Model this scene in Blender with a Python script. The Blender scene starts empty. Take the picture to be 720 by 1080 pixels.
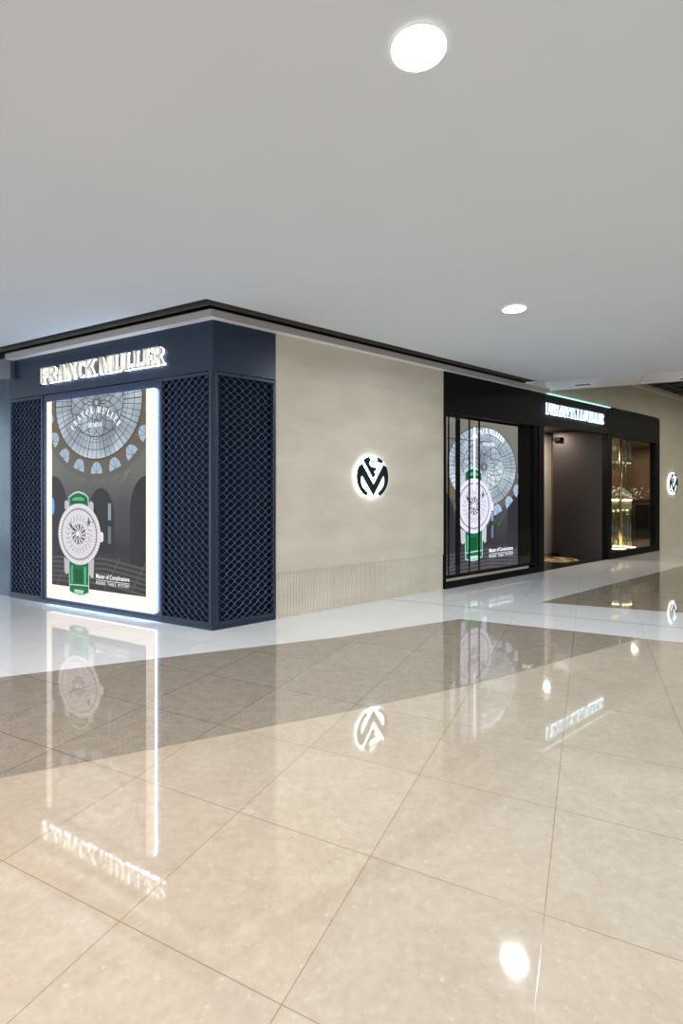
import bpy, bmesh, math, random
from math import sin, cos, pi, hypot, radians
random.seed(7)
S = bpy.context.scene
COL = S.collection
# ------------------------------------------------------------------ frames (metres)
CAM_H = 1.34
P0 = (-1.2386, 4.9188)                     # foot of the building corner
bdir = (0.78172, 0.62364)                  # right-hand facade runs this way
adir = (-0.88337, 0.46867)                 # left-hand facade runs this way
TH_B = math.atan2(bdir[1], bdir[0])
TH_A = math.atan2(-adir[1], -adir[0])
nB = (bdir[1], -bdir[0])                   # outward normals
nA = (adir[1]*-1, adir[0]*1)
CEIL = 3.06

class Frame:
    def __init__(s, th): s.th = th; s.c = cos(th); s.s = sin(th)
    def pt(s, u, v): return (P0[0] + u*s.c - v*s.s, P0[1] + u*s.s + v*s.c)
    def put(s, o, u=0, v=0, z=0):
        x, y = s.pt(u, v); o.location = (x, y, z); o.rotation_euler = (0, 0, s.th)
FA, FB = Frame(TH_A), Frame(TH_B)          # local x to the right, local y into the building

# ------------------------------------------------------------------ materials
MATS = {}
def mat(name, col=(.5,.5,.5), rough=.5, metal=0, spec=.5, emit=None, es=0, coat=0, ior=1.5, sample=True):
    if name in MATS: return MATS[name]
    m = bpy.data.materials.new(name); m.use_nodes = True
    b = m.node_tree.nodes['Principled BSDF']
    b.inputs['Base Color'].default_value = (*col, 1)
    b.inputs['Roughness'].default_value = rough
    b.inputs['Metallic'].default_value = metal
    b.inputs['Specular IOR Level'].default_value = spec
    b.inputs['IOR'].default_value = ior
    b.inputs['Coat Weight'].default_value = coat
    if emit:
        b.inputs['Emission Color'].default_value = (*emit, 1)
        b.inputs['Emission Strength'].default_value = es
        if not sample: m.cycles.emission_sampling = 'NONE'
    MATS[name] = m
    return m
def nd(m, t, **k):
    n = m.node_tree.nodes.new(t)
    for a, v in k.items(): setattr(n, a, v)
    return n
def lk(m, a, b): m.node_tree.links.new(a, b)
def mth(m, op, a, b=None, c=None):
    n = nd(m, 'ShaderNodeMath', operation=op)
    for i, x in enumerate((a, b, c)):
        if x is None: continue
        if isinstance(x, (int, float)): n.inputs[i].default_value = x
        else: lk(m, x, n.inputs[i])
    return n.outputs[0]
def noise(m, vec, scale, detail=4, rough=.55):
    n = nd(m, 'ShaderNodeTexNoise'); n.inputs['Scale'].default_value = scale
    n.inputs['Detail'].default_value = detail; n.inputs['Roughness'].default_value = rough
    lk(m, vec, n.inputs['Vector']); return n.outputs['Fac']
def ramp(m, fac, stops):
    r = nd(m, 'ShaderNodeValToRGB')
    e = r.color_ramp.elements
    while len(e) > 1: e.remove(e[-1])
    e[0].position = stops[0][0]; e[0].color = (*stops[0][1], 1)
    for p, c in stops[1:]:
        k = e.new(p); k.color = (*c, 1)
    lk(m, fac, r.inputs[0]); return r.outputs[0]
def mix(m, fac, a, b):
    n = nd(m, 'ShaderNodeMix', data_type='RGBA')
    if isinstance(fac, (int, float)): n.inputs[0].default_value = fac
    else: lk(m, fac, n.inputs[0])
    for i, x in ((6, a), (7, b)):
        if isinstance(x, tuple): n.inputs[i].default_value = (*x, 1)
        else: lk(m, x, n.inputs[i])
    return n.outputs[2]
def objco(m): return nd(m, 'ShaderNodeTexCoord').outputs['Object']
def mottled(name, c1, c2, scale, rough=.5, bump=0, **k):
    if name in MATS: return MATS[name]
    m = mat(name, c1, rough, **k); b = m.node_tree.nodes['Principled BSDF']
    co = objco(m); f = noise(m, co, scale, 5, .6)
    lk(m, ramp(m, f, [(.3, c1), (.7, c2)]), b.inputs['Base Color'])
    if bump:
        bn = nd(m, 'ShaderNodeBump'); bn.inputs['Strength'].default_value = bump; bn.inputs['Distance'].default_value = .01
        lk(m, noise(m, co, scale*6), bn.inputs['Height']); lk(m, bn.outputs[0], b.inputs['Normal'])
    return m

def floor_mat(name, stops, nscale, joint, jw, jf, speck=None, rough=.035, ior=2.15):
    """polished stone; 0.6 m tile joints at the layout angle of the mall's grid"""
    m = mat(name, rough=rough, ior=ior); b = m.node_tree.nodes['Principled BSDF']
    co = objco(m)
    f = noise(m, co, nscale, 8, .68)
    f2 = noise(m, co, nscale*.22, 3, .5)
    c = ramp(m, mth(m, 'ADD', mth(m, 'MULTIPLY', f, .65), mth(m, 'MULTIPLY', f2, .35)), stops)
    if speck:
        for (sc, lo, hi, colr) in speck:
            c = mix(m, ramp(m, noise(m, co, sc, 2, .5), [(lo, (0,0,0)), (hi, (1,1,1))]), c, colr)
    sp = nd(m, 'ShaderNodeSeparateXYZ'); lk(m, co, sp.inputs[0])
    a = 0.45085; ox, oy = -0.6934, 1.594; sr, sc_ = .6034, .5961
    dx = mth(m, 'SUBTRACT', sp.outputs[0], ox); dy = mth(m, 'SUBTRACT', sp.outputs[1], oy)
    row = mth(m, 'DIVIDE', mth(m, 'ADD', mth(m, 'MULTIPLY', dx, sin(a)), mth(m, 'MULTIPLY', dy, cos(a))), sr)
    cl = mth(m, 'DIVIDE', mth(m, 'SUBTRACT', mth(m, 'MULTIPLY', dx, cos(a)), mth(m, 'MULTIPLY', dy, sin(a))), sc_)
    def dist(q): return mth(m, 'ABSOLUTE', mth(m, 'SUBTRACT', q, mth(m, 'ROUND', q)))
    near = mth(m, 'LESS_THAN', mth(m, 'MINIMUM', dist(row), dist(cl)), jw/.6)
    # each tile is a slightly different cut of stone
    wn = nd(m, 'ShaderNodeTexWhiteNoise', noise_dimensions='2D')
    cb = nd(m, 'ShaderNodeCombineXYZ'); lk(m, mth(m, 'FLOOR', row), cb.inputs[0]); lk(m, mth(m, 'FLOOR', cl), cb.inputs[1])
    lk(m, cb.outputs[0], wn.inputs['Vector'])
    hs = nd(m, 'ShaderNodeHueSaturation'); lk(m, c, hs.inputs['Color'])
    lk(m, mth(m, 'ADD', mth(m, 'MULTIPLY', wn.outputs['Value'], .07), .965), hs.inputs['Value'])
    c = mix(m, mth(m, 'MULTIPLY', near, jf), hs.outputs[0], joint)
    lk(m, c, b.inputs['Base Color'])
    lk(m, mth(m, 'ADD', mth(m, 'MULTIPLY', near, .08), mth(m, 'ADD', rough*.7, mth(m, 'MULTIPLY', f, rough*.6))), b.inputs['Roughness'])
    return m

M_beige = floor_mat('beige_limestone', [(.36, (.43,.37,.295)), (.49, (.47,.41,.33)), (.62, (.515,.455,.372))], 24,
                    (.22,.14,.06), .0017, .7, [(38, .62, .78, (.57,.51,.425)), (17, .775, .785, (.34,.26,.18))])
M_grey = floor_mat('grey_granite', [(.3, (.19,.165,.135)), (.5, (.29,.255,.21)), (.7, (.38,.34,.285))], 60,
                   (.07,.055,.045), .0025, .75, [(150, .55, .63, (.36,.32,.26))])
M_white = floor_mat('white_marble', [(.3, (.70,.715,.73)), (.7, (.77,.78,.79))], 3, (.33,.30,.28), .0022, .5)
M_dark_joint = mat('joint_dark', (.12,.10,.09), .5)
M_ceil = mottled('ceiling_paint', (.70,.755,.83), (.72,.775,.85), 1.2, .85)
M_strip = mottled('metal_ceiling_panel', (.84,.85,.88), (.88,.89,.91), 2, .4, metal=.15)
M_whitepaint = mat('white_paint', (.90,.93,.97), .5)
M_corn = mat('cornice_face_paint', (.38,.365,.35), .5)
M_gap = mat('bronze_shadow_gap', (.014,.013,.013), .4, 0, .3)
M_blk = mat('black_metal', (.003,.0035,.004), .5, 0, .12)
M_blk2 = mat('black_interior', (.012,.012,.014), .6)
M_navy = mottled('navy_lacquer', (.005,.013,.036), (.006,.017,.044), 1.5, .33, metal=.0)
M_navyfr = mat('navy_frame', (.020,.031,.060), .35, .3)
M_navyback = mat('navy_cavity', (.003,.007,.020), .7, 0, .1)
M_wire = mat('navy_wire', (.10,.145,.225), .4, .3)
M_steel = mottled('brushed_steel', (.05,.075,.10), (.11,.145,.18), 1.3, .3, metal=.9)
M_bulk = mottled('bulkhead_metal', (.14,.15,.165), (.2,.21,.225), 3, .4, metal=.6)
def plaster(name, c1, c2):
    m = mottled(name, c1, c2, 2.2, .55)
    b = m.node_tree.nodes['Principled BSDF']; co = objco(m)
    sp = nd(m, 'ShaderNodeMapping'); sp.inputs['Scale'].default_value = (1, 1, 2.6); lk(m, co, sp.inputs[0])
    f = noise(m, sp.outputs[0], 1.3, 6, .65)
    lk(m, ramp(m, f, [(.32, c1), (.66, c2)]), b.inputs['Base Color'])
    return m
M_plaster = plaster('beige_plaster', (.46,.415,.335), (.555,.515,.43))
M_plaster_lit = plaster('beige_plaster_lit', (.50,.47,.37), (.57,.535,.43))  # same plaster, with the yellowish light beyond put into its colour
M_halo = mat('led_halo', (.9,.95,1), .5, emit=(.80,.92,1), es=5.0)
M_halo_w = mat('led_halo_sign', (.9,.95,1), .5, emit=(.95,.96,1), es=1.7)
M_halo_b = mat('led_halo_blue', (.9,.95,1), .5, emit=(.62,.84,1), es=2.2)
M_champ = mat('champagne_metal', (.80,.76,.64), .4, .5)
M_silver = mat('pale_metal', (.80,.84,.88), .3, .8)
M_emb = mat('dark_steel_emblem', (.03,.045,.05), .25, .6)
M_gold = mat('gold_inlay', (.78,.56,.26), .35, .4)
M_bronze = mottled('dark_bronze', (.020,.015,.013), (.026,.020,.018), 1.2, .42, metal=.2)
M_border = mat('lightbox_diffuser', (.15,.15,.15), .6, emit=(1,.84,.70), es=.82)
M_boxedge = mat('lightbox_edge', (1,1,1), .5, emit=(.40,.68,1), es=16.0)
M_down = mat('downlight_lens', (1,1,1), .5, emit=(.92,.97,1), es=330)
M_granite = mottled('black_granite', (.012,.011,.011), (.03,.027,.025), 30, .08)
M_warm = mat('warm_led', (1,.9,.7), .5, emit=(1,.78,.45), es=9)
M_brass = mat('brass', (.62,.46,.25), .22, .9)
M_cream = mat('cream_leather', (.55,.46,.32), .5)
def glassmat(name, tint, f0=.04, rough=0.0):
    """clear pane: transparent plus a mirror reflection by Schlick's law, the same from both sides"""
    m = bpy.data.materials.new(name); m.use_nodes = True; nt = m.node_tree; nt.nodes.clear()
    o = nt.nodes.new('ShaderNodeOutputMaterial'); t = nt.nodes.new('ShaderNodeBsdfTransparent')
    g = nt.nodes.new('ShaderNodeBsdfGlossy'); x = nt.nodes.new('ShaderNodeMixShader')
    t.inputs[0].default_value = (*tint, 1); g.inputs['Roughness'].default_value = rough
    ge = nd(m, 'ShaderNodeNewGeometry'); vd = nd(m, 'ShaderNodeVectorMath', operation='DOT_PRODUCT')
    lk(m, ge.outputs['Incoming'], vd.inputs[0]); lk(m, ge.outputs['Normal'], vd.inputs[1])
    c = mth(m, 'SUBTRACT', 1.0, mth(m, 'ABSOLUTE', vd.outputs['Value']))
    f = mth(m, 'ADD', f0, mth(m, 'MULTIPLY', mth(m, 'POWER', c, 5.0), 1-f0))
    nt.links.new(f, x.inputs[0]); nt.links.new(t.outputs[0], x.inputs[1]); nt.links.new(g.outputs[0], x.inputs[2])
    nt.links.new(x.outputs[0], o.inputs[0]); MATS[name] = m; return m
M_glass = glassmat('shop_glass', (.95,.97,.97), .03)
M_rodglass = glassmat('crystal_glass', (.86,.89,.85), .10, .03)
INK = (.84, (1,1,1), '')                    # lamp strength and tint behind the film
def ink(name, col, s=1.0):
    """backlit print: the colour is what the printed film lets through"""
    g, t, tagn = INK
    return mat('print_'+name+tagn, tuple(c*.1 for c in col), .5, 0, .2, emit=tuple(a*b for a, b in zip(col, t)), es=s*g, sample=False)

# ------------------------------------------------------------------ mesh builder
class MB:
    def __init__(s): s.v = []; s.f = []; s.mi = []; s.mats = []; s.m = 0; s.sm = []
    def use(s, m):
        if m not in s.mats: s.mats.append(m)
        s.m = s.mats.index(m); return s
    def face(s, pts, smooth=False):
        n = len(s.v); s.v += [tuple(p) for p in pts]; s.f.append(list(range(n, n+len(pts)))); s.mi.append(s.m); s.sm.append(smooth)
    def raw(s, vs, fs, smooth=False):
        n = len(s.v); s.v += [tuple(p) for p in vs]
        for f in fs: s.f.append([i+n for i in f]); s.mi.append(s.m); s.sm.append(smooth)
    def box(s, x0, x1, y0, y1, z0, z1):
        v = [(x,y,z) for z in (z0,z1) for y in (y0,y1) for x in (x0,x1)]
        s.raw(v, [(0,2,3,1),(4,5,7,6),(0,1,5,4),(2,6,7,3),(0,4,6,2),(1,3,7,5)]); return s
    def prism(s, poly, a, b, axis='y'):
        """poly in the plane square to axis, extruded from a to b"""
        n = len(poly)
        P = (lambda p, t: (p[0], t, p[1])) if axis == 'y' else (lambda p, t: (p[0], p[1], t))
        vs = [P(p, a) for p in poly] + [P(p, b) for p in poly]
        fs = [tuple(range(n)), tuple(range(2*n-1, n-1, -1))] + [(i+n, (i+1) % n + n, (i+1) % n, i) for i in range(n)]
        s.raw(vs, fs); return s
    def tube(s, pts, r, n=8, cap=True):
        """pts list of 3d points; r radius or list"""
        from mathutils import Vector
        P = [Vector(p) for p in pts]; vs = []; fs = []
        for i, p in enumerate(P):
            t = (P[min(i+1, len(P)-1)] - P[max(i-1, 0)]).normalized()
            up = Vector((0,0,1)) if abs(t.z) < .9 else Vector((1,0,0))
            a = t.cross(up).normalized(); b = t.cross(a)
            rr = r[i] if isinstance(r, (list, tuple)) else r
            for k in range(n): vs.append(tuple(p + a*rr*cos(2*pi*k/n) + b*rr*sin(2*pi*k/n)))
        for i in range(len(P)-1):
            for k in range(n): fs.append((i*n+k, i*n+(k+1) % n, (i+1)*n+(k+1) % n, (i+1)*n+k))
        if cap: fs += [tuple(range(n-1, -1, -1)), tuple(range((len(P)-1)*n, len(P)*n))]
        s.raw(vs, fs, True); return s
    def lathe(s, prof, c=(0,0), n=32):
        vs = []; fs = []
        for r, z in prof:
            for k in range(n): vs.append((c[0]+r*cos(2*pi*k/n), c[1]+r*sin(2*pi*k/n), z))
        for i in range(len(prof)-1):
            for k in range(n): fs.append((i*n+k, i*n+(k+1) % n, (i+1)*n+(k+1) % n, (i+1)*n+k))
        s.raw(vs, fs, True); return s
    def build(s, name, m=None, parent=None, recalc=True):
        me = bpy.data.meshes.new(name); me.from_pydata(s.v, [], s.f)
        for mm in (s.mats or [m]): me.materials.append(mm)
        for p, i, g in zip(me.polygons, s.mi, s.sm): p.material_index = i if s.mats else 0; p.use_smooth = g
        if recalc:
            bm = bmesh.new(); bm.from_mesh(me); bmesh.ops.recalc_face_normals(bm, faces=bm.faces); bm.to_mesh(me); bm.free()
        me.update()
        o = bpy.data.objects.new(name, me); COL.objects.link(o)
        if parent: o.parent = parent
        return o
def tag(o, label=None, cat=None, group=None, kind=None):
    if label: o['label'] = label
    if cat: o['category'] = cat
    if group: o['group'] = group
    if kind: o['kind'] = kind
    return o
def empty(name, frame=None, u=0, v=0, z=0):
    o = bpy.data.objects.new(name, None); o.empty_display_size = .1; COL.objects.link(o)
    if frame: frame.put(o, u, v, z)
    else: o.location = (u, v, z)
    return o
def bevel(o, w=.003, seg=1):
    b = o.modifiers.new('Bevel', 'BEVEL'); b.width = w; b.segments = seg; b.limit_method = 'ANGLE'; return o
def copy_tree(o, parent=None):
    c = o.copy(); COL.objects.link(c); c.parent = parent
    for ch in [x for x in COL.objects if x.parent == o]: copy_tree(ch, c)
    return c

# ------------------------------------------------------------------ floor
fl = MB(); fl.use(M_beige).box(-13, 24, -9, 26, -.10, 0)
band_hi = [(-9.0, .75), (-5.0, 2.585), (-2.465, 3.687), (-1.2, 4.225), (0, 4.715), (1.248, 5.377)]   # white / grey edge
fl.use(M_white)
white = [(-9, .75), (-5, 2.585), (-2.465, 3.687), (0, 4.715), (1.248, 5.377), (2.736, 4.67), (3.09, 4.53), (8, 3.0), (23.9, 3.0), (23.9, 22), (-9, 22)]
fl.prism(white, -.01, .0010, 'z')
fl.use(M_grey)
grey = [(-9, .75), (-5, 2.585), (-2.465, 3.687), (-1.2, 4.225), (0, 4.715), (1.248, 5.377), (2.736, 4.67), (1.435, 3.863), (.812, 3.499), (0, 3.101), (-.957, 2.671), (-1.596, 2.388), (-4, 1.33), (-9, -1.1)]
fl.prism(grey, -.01, .0016, 'z')
wedge = [(2.411, 6.183), (6.193, 9.263), (14, 15.6), (20, 15), (20, -.8), (3.772, 5.642)]
fl.prism(wedge, -.01, .0016, 'z')
fl.use(M_dark_joint)                                   # the one wide movement joint in the white marble
a0 = .45085; r8 = (-.6934 + 8.03*.6034*sin(a0), 1.594 + 8.03*.6034*cos(a0)); d8 = (cos(a0), -sin(a0))
def along(t): return (r8[0] + d8[0]*t, r8[1] + d8[1]*t)
def strip_poly(p, q, w):
    dx, dy = q[0]-p[0], q[1]-p[1]; L = hypot(dx, dy); nx, ny = -dy/L*w/2, dx/L*w/2
    return [(p[0]+nx, p[1]+ny), (q[0]+nx, q[1]+ny), (q[0]-nx, q[1]-ny), (p[0]-nx, p[1]-ny)]
fl.prism(strip_poly(along(-1.15), along(2.1*1.6), .009), 0, .0020, 'z')
floor = fl.build('floor'); tag(floor, kind='structure')

# ------------------------------------------------------------------ ceiling
def off_corner(p): k = 1 + nA[0]*nB[0] + nA[1]*nB[1]; return (P0[0] + p*(nA[0]+nB[0])/k, P0[1] + p*(nA[1]+nB[1])/k)
def isect(p, d, q, e):
    den = d[0]*e[1]-d[1]*e[0]; t = ((q[0]-p[0])*e[1]-(q[1]-p[1])*e[0])/den; return (p[0]+d[0]*t, p[1]+d[1]*t)
nA = (-.46867, -.88337); nB = (.62364, -.78172)
C3 = off_corner(.31); C1 = off_corner(.10)
Ld = (.917, -.399); L1 = (3.214, 7.976); L2 = (3.563, 8.66)
E1 = isect(C3, bdir, L1, Ld); E1b = isect(C1, bdir, L1, Ld); E2 = isect(C1, bdir, L2, Ld)
far1 = (L1[0]+Ld[0]*9, L1[1]+Ld[1]*9); far2 = (L2[0]+Ld[0]*9, L2[1]+Ld[1]*9)
cm = MB().prism([(C3[0]+adir[0]*9, C3[1]+adir[1]*9), C3, E1, far1, (far1[0], -9), (-12, -9), (-12, C3[1]+adir[1]*9)], CEIL, CEIL+.16, 'z')
ceiling = cm.build('ceiling', M_ceil); tag(ceiling, kind='structure')
# metal panel strip at the edge of the low ceiling
st = MB(); n = 5
ts = [-.35, 1.33, 3.0, 4.7, 6.4, 9.0]
for i in range(5):
    a, b_ = ts[i]+.006, ts[i+1]-.006
    p1 = (L1[0]+Ld[0]*a, L1[1]+Ld[1]*a); p2 = (L1[0]+Ld[0]*b_, L1[1]+Ld[1]*b_)
    sh = -.0
    q2 = (L2[0]+Ld[0]*(b_-.05), L2[1]+Ld[1]*(b_-.05)); q1 = (L2[0]+Ld[0]*(a-.05), L2[1]+Ld[1]*(a-.05))
    if i == 0: p1 = E1; q1 = E2; poly = [E1, p2, q2, E2, E1b]
    else: poly = [p1, p2, q2, q1]
    st.prism(poly, CEIL+.002, CEIL+.03, 'z')
strip = st.build('trim_1', M_strip); tag(strip, kind='structure')
bk = MB().prism([(L1[0]+Ld[0]*-.2, L1[1]+Ld[1]*-.2), far1, far2, E2], CEIL+.035, CEIL+.15, 'z')
q = strip_poly((E2[0]-.3*Ld[0], E2[1]-.3*Ld[1]), far2, .06)
bk.prism(q, CEIL-.0, CEIL+.8, 'z')  # unseen upstand, added to block light behind the strip
tag(bk.build('trim_2', M_ceil), kind='structure')
# high black ceiling of the next hall, with its grid
bc = MB().prism([(1.5, 8.7), (24, 0.5), (24, 26), (1.5, 26)], 3.70, 3.8, 'z')
tag(bc.build('ceiling_high', M_blk2), kind='structure')
gr = MB()
for k in range(26):
    t = 5 + k*.6
    x0, y0 = FB.pt(t, -.07); x1, y1 = FB.pt(t, -7)
    gr.prism(strip_poly((x0, y0), (x1, y1), .03), 3.66, 3.70, 'z')
for k in range(11):
    x0, y0 = FB.pt(5.5, -.35-k*.6); x1, y1 = FB.pt(20, -.35-k*.6)
    gr.prism(strip_poly((x0, y0), (x1, y1), .03), 3.66, 3.70, 'z')
tag(gr.build('trim_3', mat('grid_bar', (.05,.05,.05), .5)), kind='structure')

# cornice above the shop: white soffit board, grey face, black shadow gap above it
def run(p_in, p_out, z0, z1, m, name, ua=-3.30, ub=5.97):
    """band between two outward offsets following both facades"""
    ci, co = off_corner(p_in), off_corner(p_out)
    def endA(p): return (P0[0] + nA[0]*p - adir[0]*ua, P0[1] + nA[1]*p - adir[1]*ua)
    def endB(p): return (P0[0] + nB[0]*p + bdir[0]*ub, P0[1] + nB[1]*p + bdir[1]*ub)
    mb = MB()
    mb.prism([endA(p_in), ci, co, endA(p_out)], z0, z1, 'z'); mb.prism([ci, endB(p_in), endB(p_out), co], z0, z1, 'z')
    o = mb.build(name, m); tag(o, kind='structure'); return o
run(-.05, .088, 3.0, 3.05, M_whitepaint, 'trim_4')
run(.088, .10, 2.999, 3.064, M_corn, 'trim_5')
run(-.14, .0, 3.052, 3.125, M_gap, 'trim_10', -9.0, 5.95)
run(.0, .42, 3.125, 3.20, M_gap, 'trim_6', -9.0, 5.6)
run(.155, .165, 3.075, 3.124, mat('gap_angle', (.10,.095,.09), .6, .0), 'trim_7', -6.0, 5.2)

# ------------------------------------------------------------------ walls
# wall_right : the beige plaster wall with the emblem, fluted plinth
w = MB(); w.use(M_plaster)
w.box(.703, 3.379, 0, .3, .482, 3.0)
ribs = []; u = .703; pitch = .0382; n = 70
poly = [(.703, .012)]
for k in range(n):
    for t in range(6):
        a = pi*t/5; poly.append((.703 + pitch*(k + .5 - .46*cos(a)), .012 - .010*sin(a)))
poly += [(3.379, .012), (3.379, .3), (.703, .3)]
w.prism(poly, 0, .478, 'z')
w.box(.703, 3.379, .006, .3, .478, .482)
o = w.build('wall_right'); FB.put(o); tag(o, kind='structure')
# far wall beyond / above the portals
w = MB(); w.use(M_plaster_lit)
w.box(10.9, 21, .0, .12, 0, 3.60)
w.box(5.6, 10.9, .0, .12, 3.035, 3.60)
o = w.build('wall_far'); FB.put(o); tag(o, kind='structure')
w = MB().box(5.6, 21, -.05, .12, 3.60, 3.69); o = w.build('trim_8', mat('cream_cornice', (.66,.62,.53), .5)); FB.put(o); tag(o, kind='structure')
# steel wall left of the corner and the bulkhead above it
w = MB().box(-8.5, -3.40, .03, .2, 0, 3.0); o = w.build('wall_left', M_steel); FA.put(o); tag(o, kind='structure')
w = MB(); w.prism([(-3.26, -.06), (-3.26, .25), (-6.5, .25), (-6.5, -.75)], 2.76, 2.985, 'z').use(M_bulk)
w.m = 0; o = w.build('trim_9', M_bulk); FA.put(o); tag(o, kind='structure')

w = MB().box(15.0, 15.3, -9, 17.5, 0, 3.7); o = w.build('wall_opposite', mat('opposite_facade', (.06,.048,.038), .6)); tag(o, kind='structure')  # unseen wall, added so glass and black panels mirror something dark
# ------------------------------------------------------------------ navy corner showcase (one built unit)
cab = empty('corner_showcase', FB); tag(cab, 'navy lacquered cladding wrapping the building corner under the white cornice', 'shop facade')
def childA(o, par=cab):
    """a part modelled in the left facade's frame, parented to the corner unit"""
    o.parent = par; o.rotation_euler = (0, 0, TH_A - TH_B); return o
m = MB().box(-3.385, 0, 0, .25, 2.515, 3.0); childA(m.build('fascia', M_navy))
m = MB().box(.0, .703, 0, .25, 2.515, 3.0); m.build('fascia', M_navy, cab)
m = MB().box(-2.675, -.707, .0, .2, .045, 2.505); childA(bevel(m.build('back_panel', M_navy)))
m = MB().box(-3.385, -.0, .0, .2, .0, .042); childA(m.build('plinth', M_navy))
m = MB().box(0.0, .703, .0, .2, .0, .042); m.build('plinth', M_navy, cab)
m = MB().box(-3.385, -3.36, .0, .2, .045, 2.515); childA(m.build('side_post', M_navyfr))
m = MB().prism([(-.0, .0), (.024, .0), (.024, .05), (-.02, .05)], .042, 2.515, 'z'); m.build('corner_post', M_navyfr, cab)
m = MB().box(-3.36, .0, .06, .1, .042, 2.51); childA(m.build('cavity_lining', M_navyback))
m = MB().box(.03, .703, .06, .1, .042, 2.51); m.build('cavity_lining', M_navyback, cab)

def wave(t):                                   # round at the top, pointed at the bottom: wide and narrow cells in turn
    t = t % 1.0
    tri = 4*abs(t-.5)-1
    return .55*(2*abs(cos(pi*t))-1) + .45*tri
def lattice_panel(frame, u0, u1, label, ncell=7):
    z0, z1 = .045, 2.505; W = u1-u0; fw = .032
    root = empty('lattice_panel', frame, u0, 0, 0); tag(root, label, 'metal screen', 'navy lattice screens on the corner')
    f = MB(); f.box(0, fw, -.012, .03, z0, z1).box(W-fw, W, -.012, .03, z0, z1)
    f.box(fw, W-fw, -.012, .03, z0, z0+fw).box(fw, W-fw, -.012, .03, z1-fw, z1)
    bevel(f.build('frame', M_navyfr, root), .004)
    lt = MB(); iw = W-2*fw; w = iw/ncell; H = z1-z0-2*fw; per = w*.87
    n = int(H/per*8)
    r = .0046
    for k in range(ncell*2):
        xc = fw + (k//2+.5)*w; sgn = 1 if k % 2 else -1; vs = []; fs = []
        for i in range(n+1):
            z = z0+fw + H*i/n; x = xc + sgn*(w/4)*(1+wave(H*i/n/per))
            vs += [(x-r, .004, z), (x, -.003, z), (x+r, .004, z), (x, .010, z)]
        for i in range(n):
            for j in range(4): fs.append((i*4+j, i*4+(j+1) % 4, i*4+4+(j+1) % 4, i*4+4+j))
        lt.raw(vs, fs)
    lt.build('lattice', M_wire, root)
    return root
lattice_panel(FA, -3.358, -2.68, 'navy lattice screen at the far left before the glowing poster')
lattice_panel(FA, -.704, -.012, 'navy lattice screen between the glowing poster and the building corner')
lattice_panel(FB, .026, .700, 'navy lattice screen between the building corner and the beige wall')

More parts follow.
